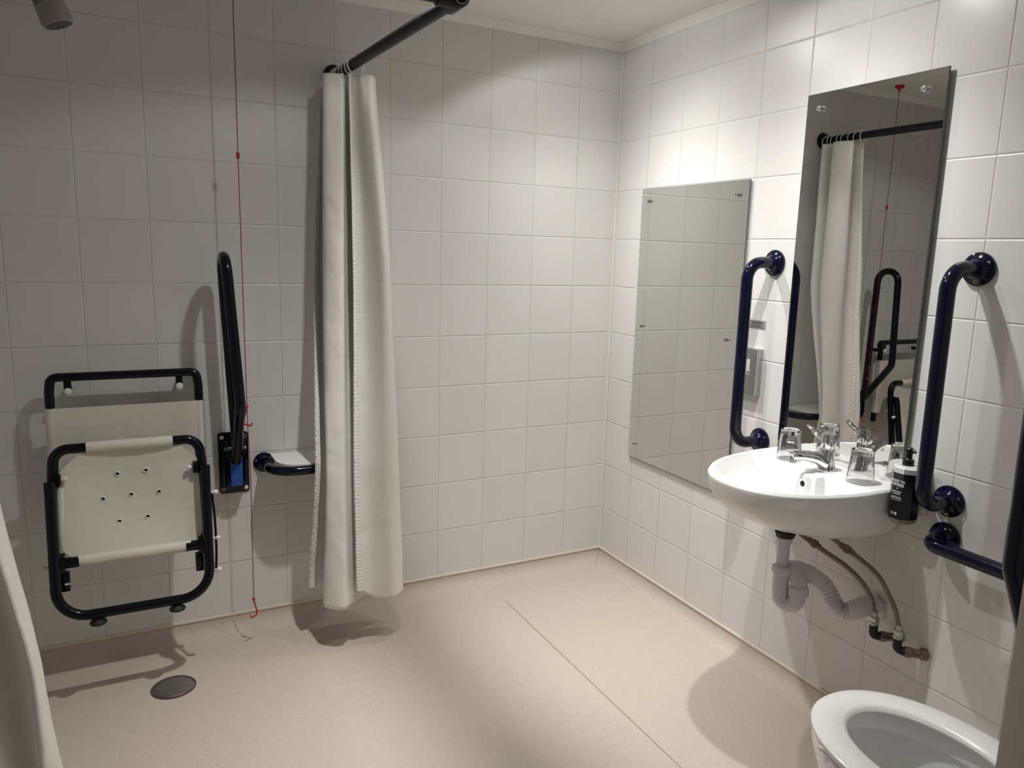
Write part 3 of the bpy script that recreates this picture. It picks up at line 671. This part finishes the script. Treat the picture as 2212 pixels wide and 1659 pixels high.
for i, p in enumerate(lv):
    f = i/(len(lv)-1); d = (lv[min(i+1, len(lv)-1)]-lv[max(0, i-1)]).normalized(); s_ = V((1, 0, 0)); u2 = d.cross(s_)
    rings.append([p+s_*(.013-.003*f)*math.cos(a)+u2*(.007-.003*f)*math.sin(a) for a in [2*PI*k/20 for k in range(20)]])
ring_loft(bm, rings); obj('lever', bm, M['chrome'], tt)
# tumblers standing upside down on the basin
def tumbler(x, y, label):
    z = RIM+.0016
    prof = [(.0370, 0), (.0300, .080), (.0302, .088), (.0290, .092), (.0250, .0905), (.001, .0895), (.001, .0795), (.0262, .0785), (.0285, .070), (.0352, .0)]
    o = BM(lathe, prof+[prof[0]], (x, y, z), seg=48, cap=False)
    bmesh.ops.remove_doubles(o, verts=o.verts, dist=1e-5)
    obj('drinking_glass', o, M['glass'], None, label, 'glass', 'upturned tumblers on the basin', angle=50)
tumbler(-.100, -1.150, 'upturned clear tumbler at the left end of the basin top')
tumbler(-.100, -1.408, 'upturned clear tumbler on the basin between the tap and the soap bottle')

# ------------------------------------------------------------------ soap bottle on the wall
sx0, sx1, sy0, sy1, sz0, sz1 = -.098, -.030, -1.553, -1.4885, .712, .868
ts = thing('soap_dispenser', (-.065, -1.521, sz0), 'black pump soap bottle fixed to the wall right of the washbasin', 'soap bottle')
def oct_ring(x0, x1, y0, y1, c, z):
    return [V(p) for p in ((x0+c, y0, z), (x1-c, y0, z), (x1, y0+c, z), (x1, y1-c, z), (x1-c, y1, z), (x0+c, y1, z), (x0, y1-c, z), (x0, y0+c, z))]
c = .018
ang = math.radians(0)
bm = bmesh.new(); ring_loft(bm, [oct_ring(sx0+.006, sx1, sy0+.006, sy1-.006, c, sz0), oct_ring(sx0+.001, sx1, sy0+.001, sy1-.001, c, sz0+.008), oct_ring(sx0+.001, sx1, sy0+.001, sy1-.001, c, sz1-.018), oct_ring(sx0+.001, sx1, sy0+.001, sy1-.001, c, sz1-.006), oct_ring(sx0+.008, sx1-.005, sy0+.008, sy1-.008, c*.8, sz1)])
obj('bottle_body', bm, [M['amber']], ts, smooth_=False, label='smoky clear base of the bottle')
bm = bmesh.new(); ring_loft(bm, [oct_ring(sx0+.0002, sx1+.0005, sy0+.0002, sy1-.0002, c, sz1-.019), oct_ring(sx0+.0002, sx1+.0005, sy0+.0002, sy1-.0002, c, sz1-.005), oct_ring(sx0+.007, sx1-.004, sy0+.007, sy1-.007, c*.8, sz1+.0008)]); obj('bottle_shoulder', bm, M['bottleshoulder'], ts, smooth_=False, label='pale shiny shoulder of the bottle')
bm = bmesh.new(); ring_loft(bm, [oct_ring(sx0, sx1+.0005, sy0, sy1, c, sz0+.014), oct_ring(sx0, sx1+.0005, sy0, sy1, c, sz1-.018)]); lab = obj('label_wrap', bm, M['label'], ts, smooth_=False, label='black wrap label with white print')
obj('pump_collar', BM(lathe, [(.0145, 0), (.0145, .016), (.010, .018), (.0085, .020), (.0085, .034)], (-.065, -1.521, sz1), seg=28), M['label'], ts, label='black pump collar')
bm = bmesh.new(); lathe(bm, [(.0085, .032), (.010, .034), (.010, .046), (.008, .048)], (-.065, -1.521, sz1), seg=24); tube(bm, smooth([(-.065, -1.521, sz1+.043), (-.067, -1.531, sz1+.044), (-.069, -1.541, sz1+.040)]), .0042, 12); obj('pump_nozzle', bm, M['label'], ts, label='black pump nozzle')
X_, Y_ = (0, -1, 0), (0, 0, 1); fy = (sy0+sy1)/2; fx = sx0-.0003
bm = text_bm('PRESS TO', .0098, (fx, fy, .8255), X_, Y_, bold=.0002); merge(bm, text_bm('IMPRESS', .0105, (fx, fy, .8155), X_, Y_, bold=.0002)); merge(bm, text_bm('×', .010, (fx, fy, .805), X_, Y_))
for z, w, h in ((.7985, .026, .0028), (.7925, .021, .0028), (.7865, .026, .0008), (.7815, .030, .0026), (.7765, .029, .0010)):
    random.seed(int(z*1e4)); y = fy+w/2
    while y > fy-w/2:
        l = random.uniform(.0012, .0032); box(bm, (fx-.0002, max(y-l, fy-w/2), z), (fx+.0002, y, z+h)); y -= l+.0008
box(bm, (fx-.0002, fy+.006, .736), (fx+.0002, fy+.0055, .744)); 
for a, b in (((fy+.011, .7365), (fy+.010, .744)), ((fy+.005, .7365), (fy+.004, .744)), ((fy+.011, .7365), (fy+.004, .7375)), ((fy+.011, .743), (fy+.004, .744))):
    box(bm, (fx-.0002, b[0], a[1]), (fx+.0002, a[0], b[1]))
torus(bm, (fx, fy-.003, .740), .0036, .0006, (1, 0, 0), 20, 6); tube(bm, [(fx, fy-.003, .7425), (fx, fy-.003, .7375)], .0006, 6); tube(bm, [(fx, fy-.001, .7395), (fx, fy-.003, .7375), (fx, fy-.005, .7395)], .0006, 6)
obj('label_print', bm, M['ink'], lab, label='white lettering on the black label', smooth_=False)
obj('wall_holder', BM(box, (-.030, -1.552, .730), (0, -1.490, .850), .003), M['white_pl'], ts, label='pale wall holder behind the bottle')

# ------------------------------------------------------------------ steel box and sticker between the mirrors
t = thing('wall_dispenser_box', (0, -.868, .940), 'small grey steel box behind the upright rail between the mirrors', 'dispenser')
obj('box_body', BM(box, (-.028, -.912, .942), (0, -.822, 1.098), .0015), M['steel'], t)
obj('lock_strip', BM(box, (-.0295, -.884, 1.010), (-.0278, -.868, 1.062), .0004), M['white_pl'], t, label='white strip with keyhole')
obj('keyhole', BM(lathe, [(.0035, 0), (.0035, .002)], (-.0285, -.877, 1.017), (-1, 0, 0), 14), M['waterin'], t)
t = thing('caution_sticker', (0, -.873, 1.163), 'small grey caution sticker on the tiles above the steel box', 'sticker')
obj('sticker_sheet', BM(box, (-.0006, -.912, 1.163), (0, -.834, 1.193)), M['sticker'], t, smooth_=False)
bm = text_bm('CAUTION', .0115, (-.0008, -.873, 1.1805), X_, Y_, bold=.0003)
for z, w in ((1.1755, .060), (1.1715, .052), (1.1675, .066)):
    y = -.873+w/2; random.seed(int(z*1e4))
    while y > -.873-w/2:
        l = random.uniform(.003, .008); box(bm, (-.0009, max(y-l, -.873-w/2), z), (-.0005, y, z+.0018)); y -= l+.001
obj('sticker_print', bm, M['inkd'], t, smooth_=False, label='black print on the sticker')

# ------------------------------------------------------------------ toilet
tx, zt = -.537, .45
tq = thing('toilet', (tx, -2.0, 0), 'white toilet with open seat in the lower right corner', 'toilet')
def oval(cx, y_front, y_back, hw, z, n=64, p=2.15, taper=.0):
    cy = (y_front+y_back)/2; L = (y_front-y_back)/2; out = []
    for k in range(n):
        a = 2*PI*k/n; c_, s_ = math.cos(a), math.sin(a)
        x = hw*math.copysign(abs(c_)**(2/p), c_); y = L*math.copysign(abs(s_)**(2/p), s_)
        w = 1-taper*(.5+.5*y/L); out.append(V((cx+x*w, cy+y, z)))
    return out
yf, yb = -1.722, -2.19
bm = bmesh.new()
def band(z, o, i): return oval(tx, yf-o, yb+o, .186-o, z, taper=.06), oval(tx, yf-.072-i, yb+.075+i, .118-i, z, taper=.10)
rings = [band(zt-.016, .003, .0)[0], band(zt-.010, .0, 0)[0], band(zt-.004, .001, 0)[0], band(zt, .008, 0)[0], band(zt+.0015, .03, 0)[0], band(zt, 0, -.012)[1], band(zt-.004, 0, -.004)[1], band(zt-.010, 0, 0)[1], band(zt-.016, 0, -.004)[1]]
vs = ring_loft(bm, rings+[rings[0]], False, False); bmesh.ops.remove_doubles(bm, verts=bm.verts, dist=1e-5)
obj('seat', bm, M['seatpl'], tq, angle=50)
for s in (-1, 1): obj('seat_buffer', BM(box, (tx+s*.150-.008, -1.86, zt-.023), (tx+s*.150+.008, -1.83, zt-.015), .002), M['white_pl'], tq)
bm = bmesh.new()
rings = []
for o, yo, z in [(.075, .13, 0), (.078, .13, .03), (.085, .125, .10), (.075, .10, .18), (.048, .06, .26), (.020, .022, .33), (.004, .006, .385), (.0, .002, .405), (.001, .003, zt-.026), (.006, .008, zt-.022)]:
    rings.append(oval(tx, yf+.001-yo, YN+.004, .1905-o, z, taper=.05, p=2.3))
rings += [oval(tx, yf-.046, yb+.05, .140, zt-.022, taper=.08), oval(tx, yf-.050, yb+.052, .136, zt-.030, taper=.08), oval(tx, yf-.052, yb+.055, .134, zt-.062, taper=.08), oval(tx, yf-.040, yb+.05, .146, zt-.066, taper=.08),
          oval(tx, yf-.055, yb+.06, .132, zt-.11, taper=.08), oval(tx, yf-.10, yb+.09, .10, zt-.17), oval(tx, yf-.20, yb+.12, .06, zt-.21), oval(tx, yf-.24, yb+.16, .035, zt-.26)]
ring_loft(bm, rings); obj('pan', bm, M['ceramic'], tq, angle=45)
for s in (-1, 1): obj('hinge', BM(lathe, [(.012, -.012), (.013, 0), (.012, .012)], (tx+s*.07, yb-.005, zt-.006), (1, 0, 0), 18), M['chrome'], tq)
bm = bmesh.new(); rr_ = [[V((tx+x*1.0, YN+.045-.012*dd, z)) for x, z in [(.175*math.copysign(abs(math.cos(a))**.7, math.cos(a)), zt+.225+.21*math.copysign(abs(math.sin(a))**.8, math.sin(a))) for a in [2*PI*k/48 for k in range(48)]]] for dd in (0, 1)]
ring_loft(bm, rr_); obj('raised_lid', bm, M['seatpl'], tq)

# ------------------------------------------------------------------ camera
cam = bpy.data.cameras.new('Camera'); co = bpy.data.objects.new('Camera', cam); COL.objects.link(co)
co.location = (-1.87900575, -2.75469306, 1.39564897); co.rotation_mode = 'XYZ'
co.rotation_euler = (1.39758199, -.0294101369, -.48272475)
cam.sensor_width = 36; cam.sensor_fit = 'HORIZONTAL'; cam.lens = 1628.71748*36/2212; cam.shift_x = -27.10199/2212; cam.clip_start = .02
sc.camera = co

# ------------------------------------------------------------------ world and colour
w = bpy.data.worlds.new('room_world'); sc.world = w; w.use_nodes = True
w.node_tree.nodes['Background'].inputs[0].default_value = (.02, .02, .02, 1)
sc.view_settings.view_transform = 'Standard'; sc.view_settings.look = 'None'; sc.view_settings.exposure = 0.; sc.view_settings.gamma = 1.
sc.view_settings.use_curve_mapping = False
cy = sc.cycles;  cy.max_bounces = 9; cy.diffuse_bounces = 4; cy.glossy_bounces = 4; cy.transmission_bounces = 9; cy.caustics_reflective = True; cy.caustics_refractive = True
cy.sample_clamp_indirect = 4.; cy.use_denoising = True; cy.use_adaptive_sampling = True; cy.adaptive_threshold = .045; cy.adaptive_min_samples = 16
